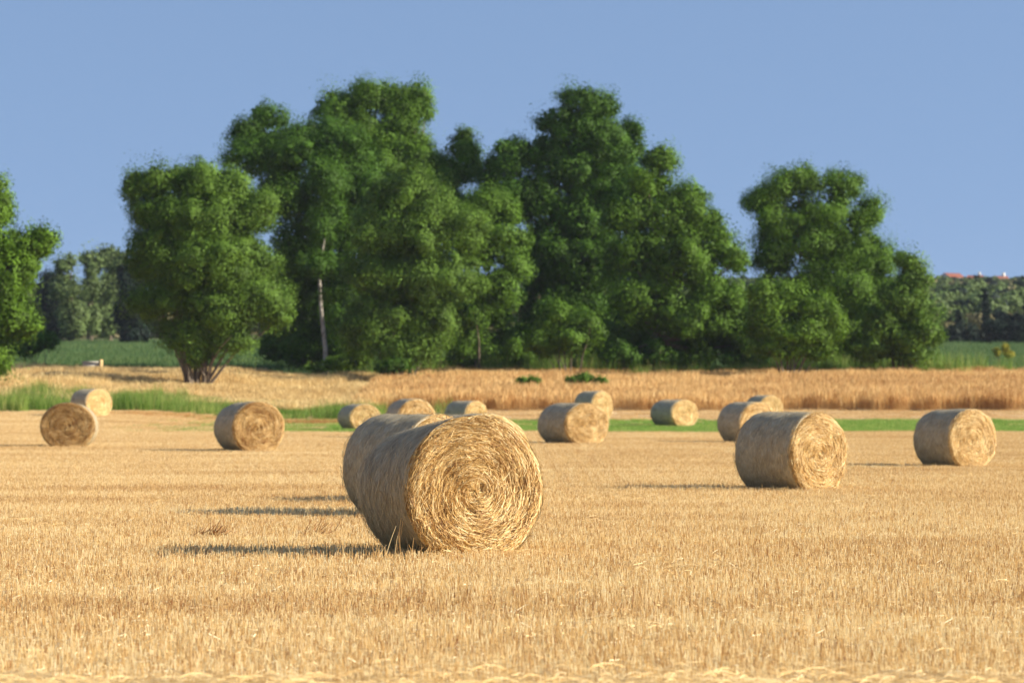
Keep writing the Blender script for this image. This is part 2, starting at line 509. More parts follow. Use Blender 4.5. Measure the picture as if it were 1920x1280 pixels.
def bale_meshes(tagname, r, L, nstraw, nside, seed, fine, slump=0.0, tone=0.0):
    g = np.random.default_rng(seed)
    def squash(P, r):
        Q = settle(P, r)
        w = np.clip((Q[..., 1] + L / 2) / L, 0, 1)
        Q[..., 2] = np.where(Q[..., 2] > 0, Q[..., 2] * (1 - slump * w), Q[..., 2])
        return Q
    # net wrap: lumpy drum, open at the ends, rolled over the rim
    nu, nv = (40, 220) if fine else (14, 72)
    ys = np.concatenate([[-L / 2 + .06, -L / 2 + .012], np.linspace(-L / 2 + .015, L / 2 - .015, nu - 4), [L / 2 - .012, L / 2 - .06]])
    rad = np.concatenate([[.955, .975], np.full(nu - 4, 1.0), [.975, .955]])
    edge = np.abs(ys) / (L / 2); rad = rad * (1 - .018 * np.clip(edge, 0, 1) ** 6)
    a = np.linspace(0, 2 * math.pi, nv, endpoint=False)
    Y, A = np.meshgrid(ys, a, indexing='ij')
    bump = 0.006 * np.sin(3 * A + 4 * Y + seed) + .006 * np.sin(7 * A - 9 * Y) + .004 * np.sin(17 * A + 23 * Y) + .003 * np.sin(31 * Y + 2 * A)
    RR = r * (rad[:, None] + bump)
    P = np.stack([RR * np.sin(A), Y, RR * np.cos(A)], -1)
    P = squash(P, r)
    wrap = mesh_quads('net_wrap', P.reshape(-1, 3), grid_faces(nu, nv, True), smooth=True, mat=M_WRAP)
    # loose straws caught on the drum
    n = nside
    a = g.uniform(0, 2 * math.pi, n); y = g.uniform(-L / 2, L / 2, n); ln = g.uniform(.04, .20, n)
    t = np.linspace(-.5, .5, 4)[None, :]
    dev = g.normal(0, .35, n)
    aa = a[:, None] + t * (ln * np.cos(dev))[:, None] / r
    yy = np.clip(y[:, None] + t * (ln * np.sin(dev))[:, None], -L / 2 - .02, L / 2 + .02)
    rr = r * 1.004 + g.uniform(0, .008, n)[:, None] + np.abs(t) * (g.uniform(size=n) < .10)[:, None] * g.uniform(.02, .09, n)[:, None]
    rr = rr + r * .016 * 0 + .007
    P = squash(np.stack([rr * np.sin(aa), yy, rr * np.cos(aa)], -1), r)
    up = np.stack([np.sin(a), 0 * a, np.cos(a)], -1)[:, None, :]
    V, F = ribbons(P, np.tile(g.uniform(.0015, .003, (n, 1)) * (1 if fine else 1.7), (1, 4)), up)
    sidest = mesh_quads('caught_straw', V, F, np.repeat(g.normal(.5, .25, n), 3), mat=M_WRAPST)
    # straw core with a spiral, ridged end
    nr, na = (90, 300) if fine else (30, 90)
    rad = np.linspace(.004, .955, nr); a = np.linspace(0, 2 * math.pi, na, endpoint=False)
    RD, A = np.meshgrid(rad, a, indexing='ij')
    def relief(RD, A):
        turns = 11
        s = RD * turns + A / (2 * math.pi)
        v = .0045 * np.sin(2 * math.pi * s + 1.6 * np.sin(3 * A + seed)) + .004 * np.sin(2 * math.pi * s * 2.3 + 1.5 * np.sin(2 * A))
        v += .012 * np.sin(5 * A + 9 * RD + seed) * RD + .014 * np.sin(2 * A + 3 * RD)
        dome = .03 * np.sqrt(np.clip(1 - RD ** 6, 0, 1)) - .045 * np.clip((RD - .88) / .12, 0, 1) ** 2 - .03 * np.exp(-(RD / .13) ** 2)
        return v + dome
    shells = []
    for sgn in (-1, 1):
        H = relief(RD, A * sgn)
        P = np.stack([r * RD * np.sin(A), sgn * (L / 2 + H), r * RD * np.cos(A)], -1)
        shells.append(squash(P, r).reshape(-1, 3))
    F0 = grid_faces(nr, na, True)
    V = np.concatenate(shells); F = np.concatenate([F0, F0[:, ::-1] + nr * na])
    # join the rims of both ends
    j = np.arange(na); o1 = (nr - 1) * na; o2 = nr * na + (nr - 1) * na
    F = np.concatenate([F, np.stack([o1 + j, o2 + j, o2 + (j + 1) % na, o1 + (j + 1) % na], -1)])
    core = mesh_quads('straw_core', V, F, smooth=True, mat=M_CORE)
    # cut straws wound over the end
    Vs, Fs, Ts = [], [], []; off = 0
    for sgn, n in ((-1, nstraw), (1, max(200, nstraw // 8))):
        rd = np.sqrt(g.uniform(0.0, 1, n)) * np.where(sgn < 0, .985, .94); a = g.uniform(0, 2 * math.pi, n)
        ln = g.gamma(3.0, .036, n) + .035; ln = np.minimum(ln, .30)
        dev = g.normal(0, .26, n) + np.where(g.uniform(size=n) < .20, g.normal(0, .8, n), 0) - .16
        dev = np.where(rd < .14, g.uniform(-1.5, 1.5, n), dev)
        k = 5
        t = np.linspace(-.5, .5, k)[None, :]
        px = r * rd[:, None] * np.sin(a)[:, None]; pz = r * rd[:, None] * np.cos(a)[:, None]
        # along a circle around the centre, turned by dev
        ang = t * ln[:, None] / np.maximum(r * rd, .10)[:, None] * np.cos(dev)[:, None]
        rr = r * rd[:, None] + t * ln[:, None] * np.sin(dev)[:, None]
        sA = a[:, None] + ang
        cl = np.minimum(np.abs(rr), r * (1.003 if sgn < 0 else .95)) * np.sign(rr)
        X = cl * np.sin(sA); Z = cl * np.cos(sA)
        H = relief(np.clip(np.abs(cl) / r, 0, 1), (sA) * sgn)
        lift = g.uniform(.000, .026, n)[:, None] + (t + .5) * (g.uniform(size=n) < .22)[:, None] * g.uniform(.0, .05, n)[:, None]
        P = np.stack([X, sgn * (L / 2 + H + lift), Z], -1)
        P = squash(P, r)
        up = np.zeros((n, 1, 3)); up[..., 1] = sgn; up = up + g.normal(0, .5, (n, 1, 3))
        V, F = ribbons(P, np.tile(g.uniform(.0011, .0025, (n, 1)) * (1 if fine else 2.0), (1, k)), up)
        band = .18 * np.sin(rd * 26 + a) + .12 * np.sin(3 * a + 7 * rd)
        Vs.append(V); Fs.append(F + off); off += len(V); Ts.append(np.repeat(g.normal(.56, .28, n) + band * .5 + tone, k - 1))
    straw = mesh_quads('end_straw', np.concatenate(Vs), np.concatenate(Fs), np.concatenate(Ts), mat=M_FACE)
    return wrap, sidest, core, straw

BR, BL = 0.72, 1.20
def make_bale(meshes):
    root = empty('round_bale', (0, 0, 0))
    wrap, side, core, straw = meshes
    w = link('net_wrap', wrap, parent=root)
    tag(link('caught_straw', side, parent=w), kind='stuff')
    c = link('straw_core', core, parent=root)
    link('end_straw', straw, parent=c)
    return root
def copy_tree(o, parent=None):
    c = o.copy(); COL.objects.link(c)
    if parent:
        c.parent = parent
    for ch in list(o.children): copy_tree(ch, c)
    return c

near = make_bale(bale_meshes('a', BR, BL, 40000, 7000, 1, True, .20, -.07))
mid = make_bale(bale_meshes('b', BR, BL, 12000, 2500, 5, True))
mid_b = make_bale(bale_meshes('d', BR, BL, 12000, 2500, 23, True, .05, -.22))  # browner straw; tone also darkens the ends for shade away from the sun
mid_c = make_bale(bale_meshes('e', BR, BL, 12000, 2500, 41, True, .03, .08))
far = make_bale(bale_meshes('c', BR, BL, 2200, 700, 9, False))
used = set()
bases = []
def place_bale(proto, cx, bottom, hpx, wpx, yaw, label, length=1.0, roll=0.0):
    """cx: centre column of the near end; bottom row; height in px; width of the end in px; yaw: end turned to the right by this much"""
    D = solve_ground(cx, bottom)
    sz = hpx * D / FPX / (BR * 1.925)
    sx = wpx * D / FPX / (2 * BR * math.cos(R(yaw)))
    if proto in used: o = copy_tree(proto)
    else: o = proto; used.add(proto)
    x = px2x(cx, D)
    # the centre of the bale lies half a length behind the centre of its near end
    va = math.atan2(x, D)
    ya = R(yaw) - va
    hl = BL / 2 * length
    ox, oy = x - math.sin(ya) * hl, D + math.cos(ya) * hl
    o.location = (ox, oy, float(height(ox, oy)) + BR * .918 * sz)
    o.rotation_euler = (0, 0, ya)
    o.scale = (sx, length, sz)
    tag(o, label, 'hay bale', 'round straw bales standing on the stubble field')
    bases.append((ox, oy, ya, sx, length))
    return o
# near, large
place_bale(near, 890, 1046, 268, 256, 24, 'largest round straw bale, in front of all others with tall stalks at its shaded side', 1.08)
place_bale(mid, 826, 970, 194, 150, 40, 'straw bale close behind the largest bale, sticking out to its left', 1.05)
place_bale(mid_c, 917, 946, 171, 163, 30, 'straw bale mostly hidden behind the largest bale, only its top and right rim showing', 1.0)
place_bale(mid, 1534, 923, 151, 108, 43, 'second largest lone straw bale, bright coiled end, right of the largest bale', 1.17)
place_bale(mid_c, 1823, 878, 112, 90, 38, 'straw bale standing nearest the right edge of the field', 1.12)
place_bale(mid_b, 485, 848, 96, 99, 22, 'straw bale with brown end, third from the left and larger than its neighbours', 1.25)
place_bale(mid_b, 127, 840, 86, 103, -6, 'dark brown end-on straw bale at the left edge of the field', 1.0)
place_bale(far, 186, 781, 52, 50, 42, 'small bright straw bale half behind the dark bale on the left', 1.0)
place_bale(far, 685, 807, 50, 60, 24, 'small dull straw bale in green grass just left of the central group', 1.15)
place_bale(far, 781, 822, 75, 74, 20, 'brownish bale peeking over the top left of the central pair', 1.15)
place_bale(far, 893, 806, 55, 44, 42, 'small bale with dark side showing just above the largest bale', 1.2)
place_bale(mid, 1100, 834, 79, 84, 32, 'bale with a dark hollow in its end, just right of the largest bale', 1.45)
place_bale(far, 1129, 790, 57, 42, 42, 'bale half hidden behind the one with the hollow end', 1.15)
place_bale(far, 1284, 800, 51, 52, 42, 'small lone bale standing on the green strip with a pale end', 1.3)
place_bale(far, 1422, 832, 79, 72, 34, 'bale partly hidden behind the left side of the second largest bale', 1.15)
place_bale(far, 1446, 790, 49, 46, 38, 'farthest small pale bale, only its top showing above another bale', 1.0)

# straw spilled round the foot of every bale
bp = []
for ox, oy, ya, sx, ln_ in bases:
    for _ in range(34):
        sd = rng.integers(0, 3)
        u = rng.uniform(-.6, .6) * ln_
        v = rng.choice([-1, 1]) * (.30 + abs(rng.normal(0, .22))) * sx
        if sd == 0: u, v = -.62 * ln_ - abs(rng.normal(0, .12)), rng.uniform(-.5, .5) * sx
        bp.append((ox + math.cos(ya) * v - math.sin(ya) * u, oy + math.sin(ya) * v + math.cos(ya) * u))
bp = np.array(bp); n = len(bp)
scatter('spilled_straw', np.stack([bp[:, 0], bp[:, 1], height(bp[:, 0], bp[:, 1]) - .01], -1), np.stack([rng.normal(0, .12, n), rng.normal(0, .12, n), rng.uniform(0, 6.28, n)], -1),
        np.full((n, 3), .62), rng.integers(3, 6, n), lp, 'loose straw fallen round the foot of the bales')

# tall uncut stalks beside the large bale
def tall_stalks():
    n = 30
    px = np.concatenate([rng.uniform(690, 820, n - 5), [722, 744, 747, 752, 776]])
    D = rng.uniform(31.3, 32.2, n)
    h = rng.uniform(.10, .26, n); h[-5:] = [.36, .42, .38, .30, .32]
    x = px2x(px, D); lean = rng.normal(.03, .05, n); lean[-5] = .11
    t = np.linspace(0, 1, 5)[None, :]
    P = np.stack([x[:, None] + lean[:, None] * t ** 1.3, D[:, None] + 0 * t, height(x, D)[:, None] + h[:, None] * t], -1)
    Vs, Fs = [], []; off = 0
    for q in range(2):
        up = np.zeros((n, 1, 3)); up[..., q] = 1
        V, F = ribbons(P, np.tile(.0045 * (1 - .5 * t), (n, 1)), up); Vs.append(V); Fs.append(F + off); off += len(V)
    me = mesh_quads('tall_stalks', np.concatenate(Vs), np.concatenate(Fs), np.tile(np.repeat(rng.uniform(.3, .9, n), 4), 2))
    tag(link('tall_stalks', me, M_STUB), 'tall uncut straw stalks against the shaded side of the largest bale', kind='stuff')
tall_stalks()

# ------------------------------------------------------------------ taller grass and crops
def pick(x, D, w):
    k = rng.uniform(size=len(x)) < np.clip(w, 0, 1)
    return x[k], D[k]
def spread(name, x, D, meshes, label, s=(.8, 1.2), tall=None):
    n = len(x)
    sc = rng.uniform(*s, n); hz = sc * (tall if tall is not None else 1)
    scatter(name, np.stack([x, D, height(x, D) - .02], -1), np.stack([np.zeros(n), np.zeros(n), rng.uniform(0, 6.283, n)], -1),
            np.stack([sc, sc, hz], -1), rng.integers(0, len(meshes), n), meshes, label)

wheat = [blades_mesh('dry_grass_clump', 60, .42, .7, 1.15, .005, .18, M_WHEAT, 5, head=.008) for _ in range(5)]
x, D = wedge(185, 236, 3.6, 24); x, D = pick(x, D, tall_w(x, D) * np.where(x < -9, .0, 1) )
spread('dry_grass', x, D, wheat, 'tall dry golden grass standing beyond the track', tall=(.9 + .16 * wob(x, D, .5)))
pale = [blades_mesh('pale_grass_clump', 90, .45, .35, .9, .005, .28, M_PALE, 5, head=.005) for _ in range(4)]
x, D = wedge(180, 237, 3.4, 24); x, D = pick(x, D, tall_w(x, D) * np.where(x < -7, 1, 0) * (1 - .5 * weed_w(x, D)))
spread('pale_grass', x, D, pale, 'pale dry grass bank around the left trees', tall=(.85 + .5 * wob(x, D, .35)))
weeds = [blades_mesh('green_weed_clump', 70, .40, .35, .85, .009, .28, M_WEED, 5) for _ in range(4)]
x, D = wedge(169, 192, 2.6, 24); x, D = pick(x, D, weed_w(x, D))
spread('green_weeds', x, D, weeds, 'tall green weeds along the left of the field', tall=np.clip(.85 + .6 * wob(x, D, .45), .3, 1.6) * (1 + .6 * np.exp(-((x + 20.5) / 1.6) ** 2) + .4 * np.exp(-((x + 27.5) / 1.5) ** 2)))
lawn = [blades_mesh('green_grass_clump', 80, .45, .05, .16, .006, .3, M_LAWN, 3) for _ in range(4)]
x, D = wedge(134, 172, 4.0, 22); x, D = pick(x, D, lawn_w(x, D))
spread('green_strip', x, D, lawn, 'short bright green grass strip across the field')
crop = [blades_mesh('crop_clump', 70, .8, .3, .75, .02, .3, M_CROP, 4) for _ in range(4)]
x, D = wedge(238, 430, .55, 50)
spread('crop', x, D, crop, 'low dark green crop beyond the dry grass')
verge = [blades_mesh('verge_clump', 90, .6, .5, 1.25, .016, .3, M_WEED, 4) for _ in range(4)]
x, D = wedge(228, 237, 1.6, 6); x, D = pick(x, D, sstep(-14, -9, x) * (1 - .8 * sstep(30, 33, x)) * .9)
spread('verge_weeds', x, D, verge, 'green weeds growing at the foot of the trees', tall=(1.5 + .5 * wob(x, D, .4)))

ruddy = [blades_mesh('brown_stubble_clump', 60, .45, .08, .26, .006, .25, M_WHEAT, 3, tint_hi=.35) for _ in range(3)]
x, D = wedge(156, 170, 3.0, 10); x, D = pick(x, D, sstep(-21, -19, x) * (1 - sstep(-10, -7, x)) * sstep(161, 163, D + x * .1) * (1 - sstep(168, 169, D)))
spread('brown_stubble', x, D, ruddy, 'strip of taller brown stubble in front of the green weeds')

# ------------------------------------------------------------------ trees
def leaf_quads(C, Nn, S, asp):
    n = len(C)
    Nn = Nn / (np.linalg.norm(Nn, axis=1, keepdims=True) + 1e-9)
    r = rng.normal(size=(n, 3)); T = np.cross(Nn, r); T /= (np.linalg.norm(T, axis=1, keepdims=True) + 1e-9)
    B = np.cross(Nn, T)
    V = np.stack([C + T * S[:, None], C + B * (S * asp)[:, None], C - T * S[:, None], C - B * (S * asp)[:, None]], 1).reshape(-1, 3)
    return V, np.arange(n * 4).reshape(-1, 4)

def tube(pts, radii, seg=7):
    pts = [np.asarray(p, float) for p in pts]
    V = []
    for i, p in enumerate(pts):
        d = pts[min(i + 1, len(pts) - 1)] - pts[max(i - 1, 0)]
        d = d / (np.linalg.norm(d) + 1e-9)
        u = np.cross(d, [0.3, 1, 0.1]); u /= np.linalg.norm(u); v = np.cross(d, u)
        for s in range(seg):
            a = 2 * math.pi * s / seg
            V.append(p + radii[i] * (math.cos(a) * u + math.sin(a) * v))
    return np.array(V), grid_faces(len(pts), seg, True)

def crown_arrays(lobes, D, leaf, dens, clump, y_off=0):
    Cs, Ns, Ss, Ts = [], [], [], []
    sub = []
    for (cx, cy, rx, ry, *rest) in lobes:
        dy = rest[0] if rest else 0.0
        sub.append((cx, cy, rx * .94, ry * .94, dy))
        m = 5 if min(rx, ry) > 24 else (2 if min(rx, ry) > 14 else 0)
        for _ in range(m):
            v = rng.normal(size=3); v /= np.linalg.norm(v)
            if v[2] < -.5: v[2] *= .5
            q = rng.uniform(.30, .50)
            k = .74
            sub.append((cx + v[0] * rx * k, cy - v[2] * ry * k, rx * q, ry * q * rng.uniform(.8, 1.3), dy + v[1] * (rx + ry) * .5 * k / FPX * D))
    for (cx, cy, rx, ry, dy) in sub:
        c = np.array([px2x(cx, D), D + dy, px2z(cy, D)])
        rad = np.array([rx, (rx + ry) * .5, ry]) / FPX * D
        rad[1] = max(rad[1], .6)
        area = 4 * math.pi * (np.prod(rad) ** (2 / 3))
        nc = max(4, int(area / (clump ** 2) * .62 * dens))
        d = rng.normal(size=(nc, 3)); d /= np.linalg.norm(d, axis=1, keepdims=True)
        rr = rng.uniform(.45, 1.0, nc) ** .6
        ph = rng.uniform(0, 6.28, 6); q = d * rng.uniform(1.5, 4, (1, 3))
        rr = rr * (1 + .14 * np.sin(2.1 * q[:, 0] + ph[0]) * np.sin(1.9 * q[:, 1] + ph[1]) + .12 * np.sin(3.3 * q[:, 2] + 2 * q[:, 0] + ph[2]))
        rr = rr * np.where(rng.uniform(size=nc) < .08, rng.uniform(1.0, 1.1, nc), 1)
        cc = c + d * rad * (rr * 0.97)[:, None]
        cr = clump * np.exp(rng.normal(-.18, .34, nc))
        ctint = rng.normal(0, .22, nc)
        leaf_ = leaf
        per = int(70 * (clump / .8) ** 2 * (.10 / leaf) ** 2 * 1.6)
        per = max(20, min(per, 240))
        e = rng.normal(size=(nc, per, 3)); e /= np.linalg.norm(e, axis=2, keepdims=True)
        er = rng.uniform(.2, 1.0, (nc, per, 1)) ** .5
        er = er * (1 + .18 * (rng.uniform(size=(nc, per, 1)) < .12))
        st = np.stack([np.ones(nc), np.ones(nc), rng.uniform(.55, 1.5, nc)], -1)[:, None, :]
        P = cc[:, None, :] + e * er * cr[:, None, None] * st
        Nn = e * .75 + d[:, None, :] * .9 + rng.normal(size=(nc, per, 3)) * .34 + np.array([0, 0, .2])
        Cs.append(P.reshape(-1, 3)); Ns.append(Nn.reshape(-1, 3))
        Ss.append((leaf * rng.uniform(.6, 1.3, nc * per))); Ts.append((rng.normal(.5, .13, (nc, per)) + ctint[:, None]).ravel())
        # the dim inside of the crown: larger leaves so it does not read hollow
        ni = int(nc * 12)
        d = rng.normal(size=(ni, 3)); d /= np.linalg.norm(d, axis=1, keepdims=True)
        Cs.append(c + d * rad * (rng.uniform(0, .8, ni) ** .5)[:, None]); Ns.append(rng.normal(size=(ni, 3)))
        Ss.append(leaf * rng.uniform(1.6, 2.8, ni)); Ts.append(rng.normal(.35, .12, ni))  # inner leaves get a darker tint: crown shade painted into their colour
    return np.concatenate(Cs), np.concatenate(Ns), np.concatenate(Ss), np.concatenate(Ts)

def tree(name, label, cat, D, base, lobes, mat, bark=None, leaf=.105, dens=1.0, clump=.85, trunk_r=.32, stems=1, group=None, trunk_top=None, asp=.55, limbs=True):
    bx = px2x(base, D); bz = float(height(bx, D))
    root = empty(name, (bx, D, bz))
    tag(root, label, cat, group)
    C, Nn, S, T = crown_arrays(lobes, D, leaf, dens, clump)
    keep = C[:, 2] > height(C[:, 0], C[:, 1]) + .05
    C, Nn, S, T = C[keep], Nn[keep], S[keep], T[keep]
    V, F = leaf_quads(C - np.array([bx, D, bz]), Nn, S, asp)
    link('crown', mesh_quads('crown', V, F, T, mat=mat), parent=root)
    Vs, Fs = [], []; off = 0
    def addt(p, r):
        nonlocal off
        v, f = tube(p, r); Vs.append(v); Fs.append(f + off); off += len(v)
    L = [(np.array([px2x(l[0], D) - bx, (l[4] if len(l) > 4 else 0.0), px2z(l[1], D) - bz]), l) for l in lobes]
    L.sort(key=lambda q: q[0][2])
    top = L[-1][0]
    if stems == 1:
        tt = top.copy()
        if trunk_top is not None: tt = np.array([px2x(trunk_top[0], D) - bx, 0, px2z(trunk_top[1], D) - bz])
        H = tt[2]
        P = [np.array([0, 0, -.2]), np.array([0, 0, .15 * H])]
        for q in (.35, .55, .75, .95):
            w = (q - .15) / .8
            P.append(np.array([tt[0] * w ** 1.3 + rng.normal(0, .24), tt[1] * w, H * q]))
        RR = [trunk_r * 1.25, trunk_r, trunk_r * .82, trunk_r * .6, trunk_r * .38, trunk_r * .12]
        addt(P, RR)
        for c, l in (L if limbs else []):
            h = max(.18 * H, min(c[2] * .62, .85 * H))
            k = min(int(h / H / .2), 4)
            s = P[min(k + 1, 4)] * .999; s = np.array([np.interp(h, [p[2] for p in P], [p[i] for p in P]) for i in (0, 1)] + [h])
            for b in range(2):
                e = c + rng.normal(0, .3, 3) * (l[2] + l[3]) / 2 / FPX * D
                m = (s + e) / 2 + np.array([rng.normal(0, .2), rng.normal(0, .2), -.08 * np.linalg.norm(e - s)])
                r0 = trunk_r * .38
                addt([s, m, e], [r0, r0 * .6, r0 * .15])
    else:
        for si in range(stems):
            c, l = L[si % len(L)]
            e0 = (c[0]) / 3.0
            st = np.array([np.clip(e0 * .5, -4.5 * trunk_r, 4.5 * trunk_r) + rng.normal(0, .12), rng.normal(0, .3), -.15])
            e = c + rng.normal(0, .45, 3) * (l[2] + l[3]) / 2 / FPX * D
            m = st + (e - st) * np.array([.35, .35, .45]) + rng.normal(0, .1, 3)
            q = st + (e - st) * np.array([.7, .7, .72]) + rng.normal(0, .2, 3)
            addt([st, m, q, e], [trunk_r, trunk_r * .7, trunk_r * .45, trunk_r * .12])
    link('trunk', mesh_quads('trunk', np.concatenate(Vs), np.concatenate(Fs), smooth=True, mat=bark or M_BARK), parent=root)
    return root

G = 'tall trees in a row beyond the dry grass'
tree('broadleaf_tree', 'leafy tree cut off by the left edge of the photo', 'tree', 196, -95,
     [(-70, 400, 75, 80), (-5, 380, 32, 55), (-40, 470, 80, 60), (30, 460, 45, 35), (85, 446, 30, 18), (58, 462, 36, 28), (15, 520, 60, 50), (-50, 560, 80, 70), (10, 600, 58, 50), (-40, 660, 60, 40), (5, 690, 16, 14)],
     M_LEAF_D, leaf=.095, group=G, dens=1.1, clump=.7)
tree('broadleaf_tree', 'rounded bushy tree with many stems fanning out from one base', 'tree', 205, 368,
     [(380, 400, 95, 75), (390, 500, 120, 90), (262, 350, 26, 28), (310, 345, 45, 35), (375, 335, 50, 38), (430, 350, 42, 42), (300, 400, 62, 45), (400, 420, 80, 60), (480, 400, 45, 45), (285, 480, 62, 60),
      (360, 500, 80, 70), (450, 490, 75, 60), (300, 560, 66, 45), (410, 580, 85, 50), (495, 560, 58, 48), (520, 580, 38, 34), (350, 630, 62, 34), (430, 635, 50, 30), (370, 665, 34, 22)],
     M_LEAF_C, leaf=.078, group=G, stems=20, trunk_r=.11, dens=1.15, clump=.75)
tree('broadleaf_tree', 'tall dark tree with pale trunk behind the many-stemmed tree', 'tree', 234, 610,
     [(500, 215, 46, 24, 3), (455, 250, 32, 28, 2), (560, 260, 50, 28, 2), (610, 250, 50, 34, 2), (500, 265, 60, 30, 2), (470, 300, 60, 36), (550, 290, 80, 42), (640, 280, 70, 45), (540, 360, 60, 60, 3), (640, 350, 90, 60), (560, 450, 75, 75, 4), (650, 450, 80, 70, 3),
      (540, 540, 70, 80, 6), (630, 560, 70, 80, 6), (520, 375, 38, 38, -1), (580, 630, 90, 40, 8), (540, 650, 60, 34, 8), (650, 645, 60, 34, 7), (590, 665, 90, 20, 9), (612, 345, 36, 42, -4), (614, 420, 34, 42, -4), (606, 500, 32, 36, -4), (630, 540, 20, 26, -4), (500, 640, 40, 40, 8)],
     M_LEAF_B, bark=M_BIRCH, group=G, trunk_r=.17, trunk_top=(614, 330), leaf=.088, limbs=False)
tree('broadleaf_tree', 'tallest tree of the left half, with a top spike pointing to the right', 'tree', 246, 720,
     [(620, 205, 42, 30), (685, 190, 55, 38), (750, 200, 40, 40), (785, 180, 26, 34), (800, 215, 14, 12), (660, 245, 80, 45), (740, 255, 62, 45), (780, 300, 60, 40), (700, 320, 90, 60),
      (862, 278, 34, 30), (870, 315, 36, 34), (820, 335, 50, 40), (840, 390, 60, 50), (740, 420, 100, 80), (780, 540, 90, 90)],
     M_LEAF_A, group=G, leaf=.088)
tree('willow_tree', 'soft olive tree with drooping crown reaching the grass, centre left', 'tree', 220, 745,
     [(770, 350, 55, 40), (735, 385, 60, 45), (820, 400, 60, 50), (700, 440, 50, 45), (780, 450, 80, 55), (870, 440, 50, 45), (690, 510, 45, 50), (760, 530, 75, 60), (840, 520, 62, 60),
      (720, 590, 62, 50), (800, 600, 60, 55), (680, 620, 45, 45), (740, 650, 62, 32), (790, 650, 45, 26), (735, 680, 30, 14)],
     M_LEAF_C, group=G, leaf=.078, clump=.95, stems=8, trunk_r=.16)
tree('broadleaf_tree', 'lower tree filling the gap in the middle of the row', 'tree', 229, 900,
     [(930, 395, 42, 40), (945, 450, 45, 40), (900, 470, 50, 45), (960, 505, 34, 32), (920, 545, 52, 40), (880, 590, 42, 34), (930, 590, 40, 26, 3), (905, 385, 36, 36), (870, 640, 50, 34, 2), (940, 640, 50, 30, 3), (900, 665, 60, 18, 2)],
     M_LEAF_A, group=G, leaf=.088, clump=.7, stems=4, trunk_r=.12)
tree('broadleaf_tree', 'broad dark tree with the highest crown of the right half', 'tree', 243, 1085,
     [(1090, 190, 45, 30), (1130, 200, 36, 30), (1045, 225, 36, 28), (1185, 245, 20, 26), (1100, 250, 75, 45), (1160, 285, 45, 40), (1010, 285, 45, 30), (950, 310, 40, 35), (1060, 320, 90, 50), (1140, 350, 80, 55),
      (980, 370, 70, 50), (1060, 410, 90, 60), (1010, 480, 70, 65), (1110, 490, 90, 70), (1030, 570, 80, 60), (1150, 590, 90, 60), (1000, 620, 70, 34, 5), (925, 345, 28, 30), (960, 280, 30, 24), (1050, 660, 110, 24, 4), (1170, 650, 80, 30, 2)],
     M_LEAF_B, group=G, leaf=.095)
tree('broadleaf_tree', 'wide leafy tree sloping down to the right beside the gap of sky', 'tree', 231, 1230,
     [(1235, 298, 34, 26), (1215, 345, 50, 34), (1290, 370, 45, 32), (1180, 400, 50, 45), (1250, 410, 70, 48), (1320, 425, 40, 32), (1350, 470, 42, 42), (1385, 490, 22, 28), (1200, 480, 70, 55),
      (1280, 490, 75, 55), (1340, 550, 52, 55), (1220, 570, 80, 55), (1300, 600, 75, 50), (1365, 600, 28, 40), (1180, 630, 80, 34, 4), (1320, 640, 70, 28, 4), (1385, 600, 30, 50, 2), (1390, 650, 34, 30, 2), (1250, 665, 90, 16, 2)],
     M_LEAF_A, group=G, leaf=.095, trunk_r=.34)
tree('shrub', 'round dark green shrub at the foot of the broad dark tree', 'shrub', 226, 1065,
     [(1045, 600, 40, 32), (1095, 612, 38, 34), (1060, 635, 62, 32), (1015, 645, 36, 26)], M_LEAF_A, leaf=.088, clump=.65, stems=7, trunk_r=.06)
tree('broadleaf_tree', 'lone tree right of the gap of sky, with two bumps on top', 'tree', 234, 1540,
     [(1420, 378, 36, 24), (1455, 365, 38, 30), (1505, 348, 45, 30), (1580, 350, 36, 32), (1470, 415, 52, 40), (1545, 395, 60, 34), (1620, 405, 38, 35), (1450, 475, 38, 60), (1520, 455, 70, 50), (1600, 460, 62, 50),
      (1640, 490, 40, 45), (1560, 530, 85, 55), (1640, 560, 55, 50), (1500, 560, 60, 50), (1580, 610, 90, 45), (1660, 620, 55, 35), (1600, 655, 70, 24, 2), (1500, 640, 70, 34, 3)],
     M_LEAF_A, group=G, leaf=.078, clump=.85)
tree('shrub', 'bright green bush in front of the lone right tree', 'shrub', 222, 1480,
     [(1430, 565, 35, 35), (1480, 565, 50, 34), (1535, 580, 38, 40), (1440, 610, 48, 38), (1500, 620, 60, 42), (1550, 615, 30, 36), (1460, 650, 68, 24), (1530, 655, 36, 22)],
     M_LEAF_D, leaf=.088, clump=.7, stems=9, trunk_r=.08)
tree('broadleaf_tree', 'smaller tree at the right end of the row, beside the far hill', 'tree', 227, 1690,
     [(1700, 490, 26, 24), (1715, 520, 32, 32), (1690, 560, 44, 40), (1730, 590, 32, 34), (1650, 610, 42, 38), (1700, 630, 55, 38), (1745, 630, 20, 26), (1640, 650, 46, 28), (1710, 665, 50, 18)],
     M_LEAF_C, group=G, leaf=.095, clump=.7, stems=6, trunk_r=.12)
tree('shrub', 'low green shrub on the bank between dry grass patches left of centre', 'shrub', 224, 640,
     [(600, 690, 34, 6), (640, 680, 42, 14), (670, 672, 30, 16)], M_LEAF_D, leaf=.09, clump=.45, stems=5, trunk_r=.04)
tree('shrub', 'dark shrub under the drooping tree', 'shrub', 218, 735,
     [(725, 690, 24, 12), (745, 684, 26, 12)], M_LEAF_B, leaf=.09, clump=.45, stems=5, trunk_r=.04)
tree('shrub', 'small green plant in the dry grass, left of a wider one', 'shrub', 200, 990,
     [(978, 714, 12, 7), (1000, 714, 16, 8)], M_LEAF_A, leaf=.07, clump=.3, stems=5, trunk_r=.02)
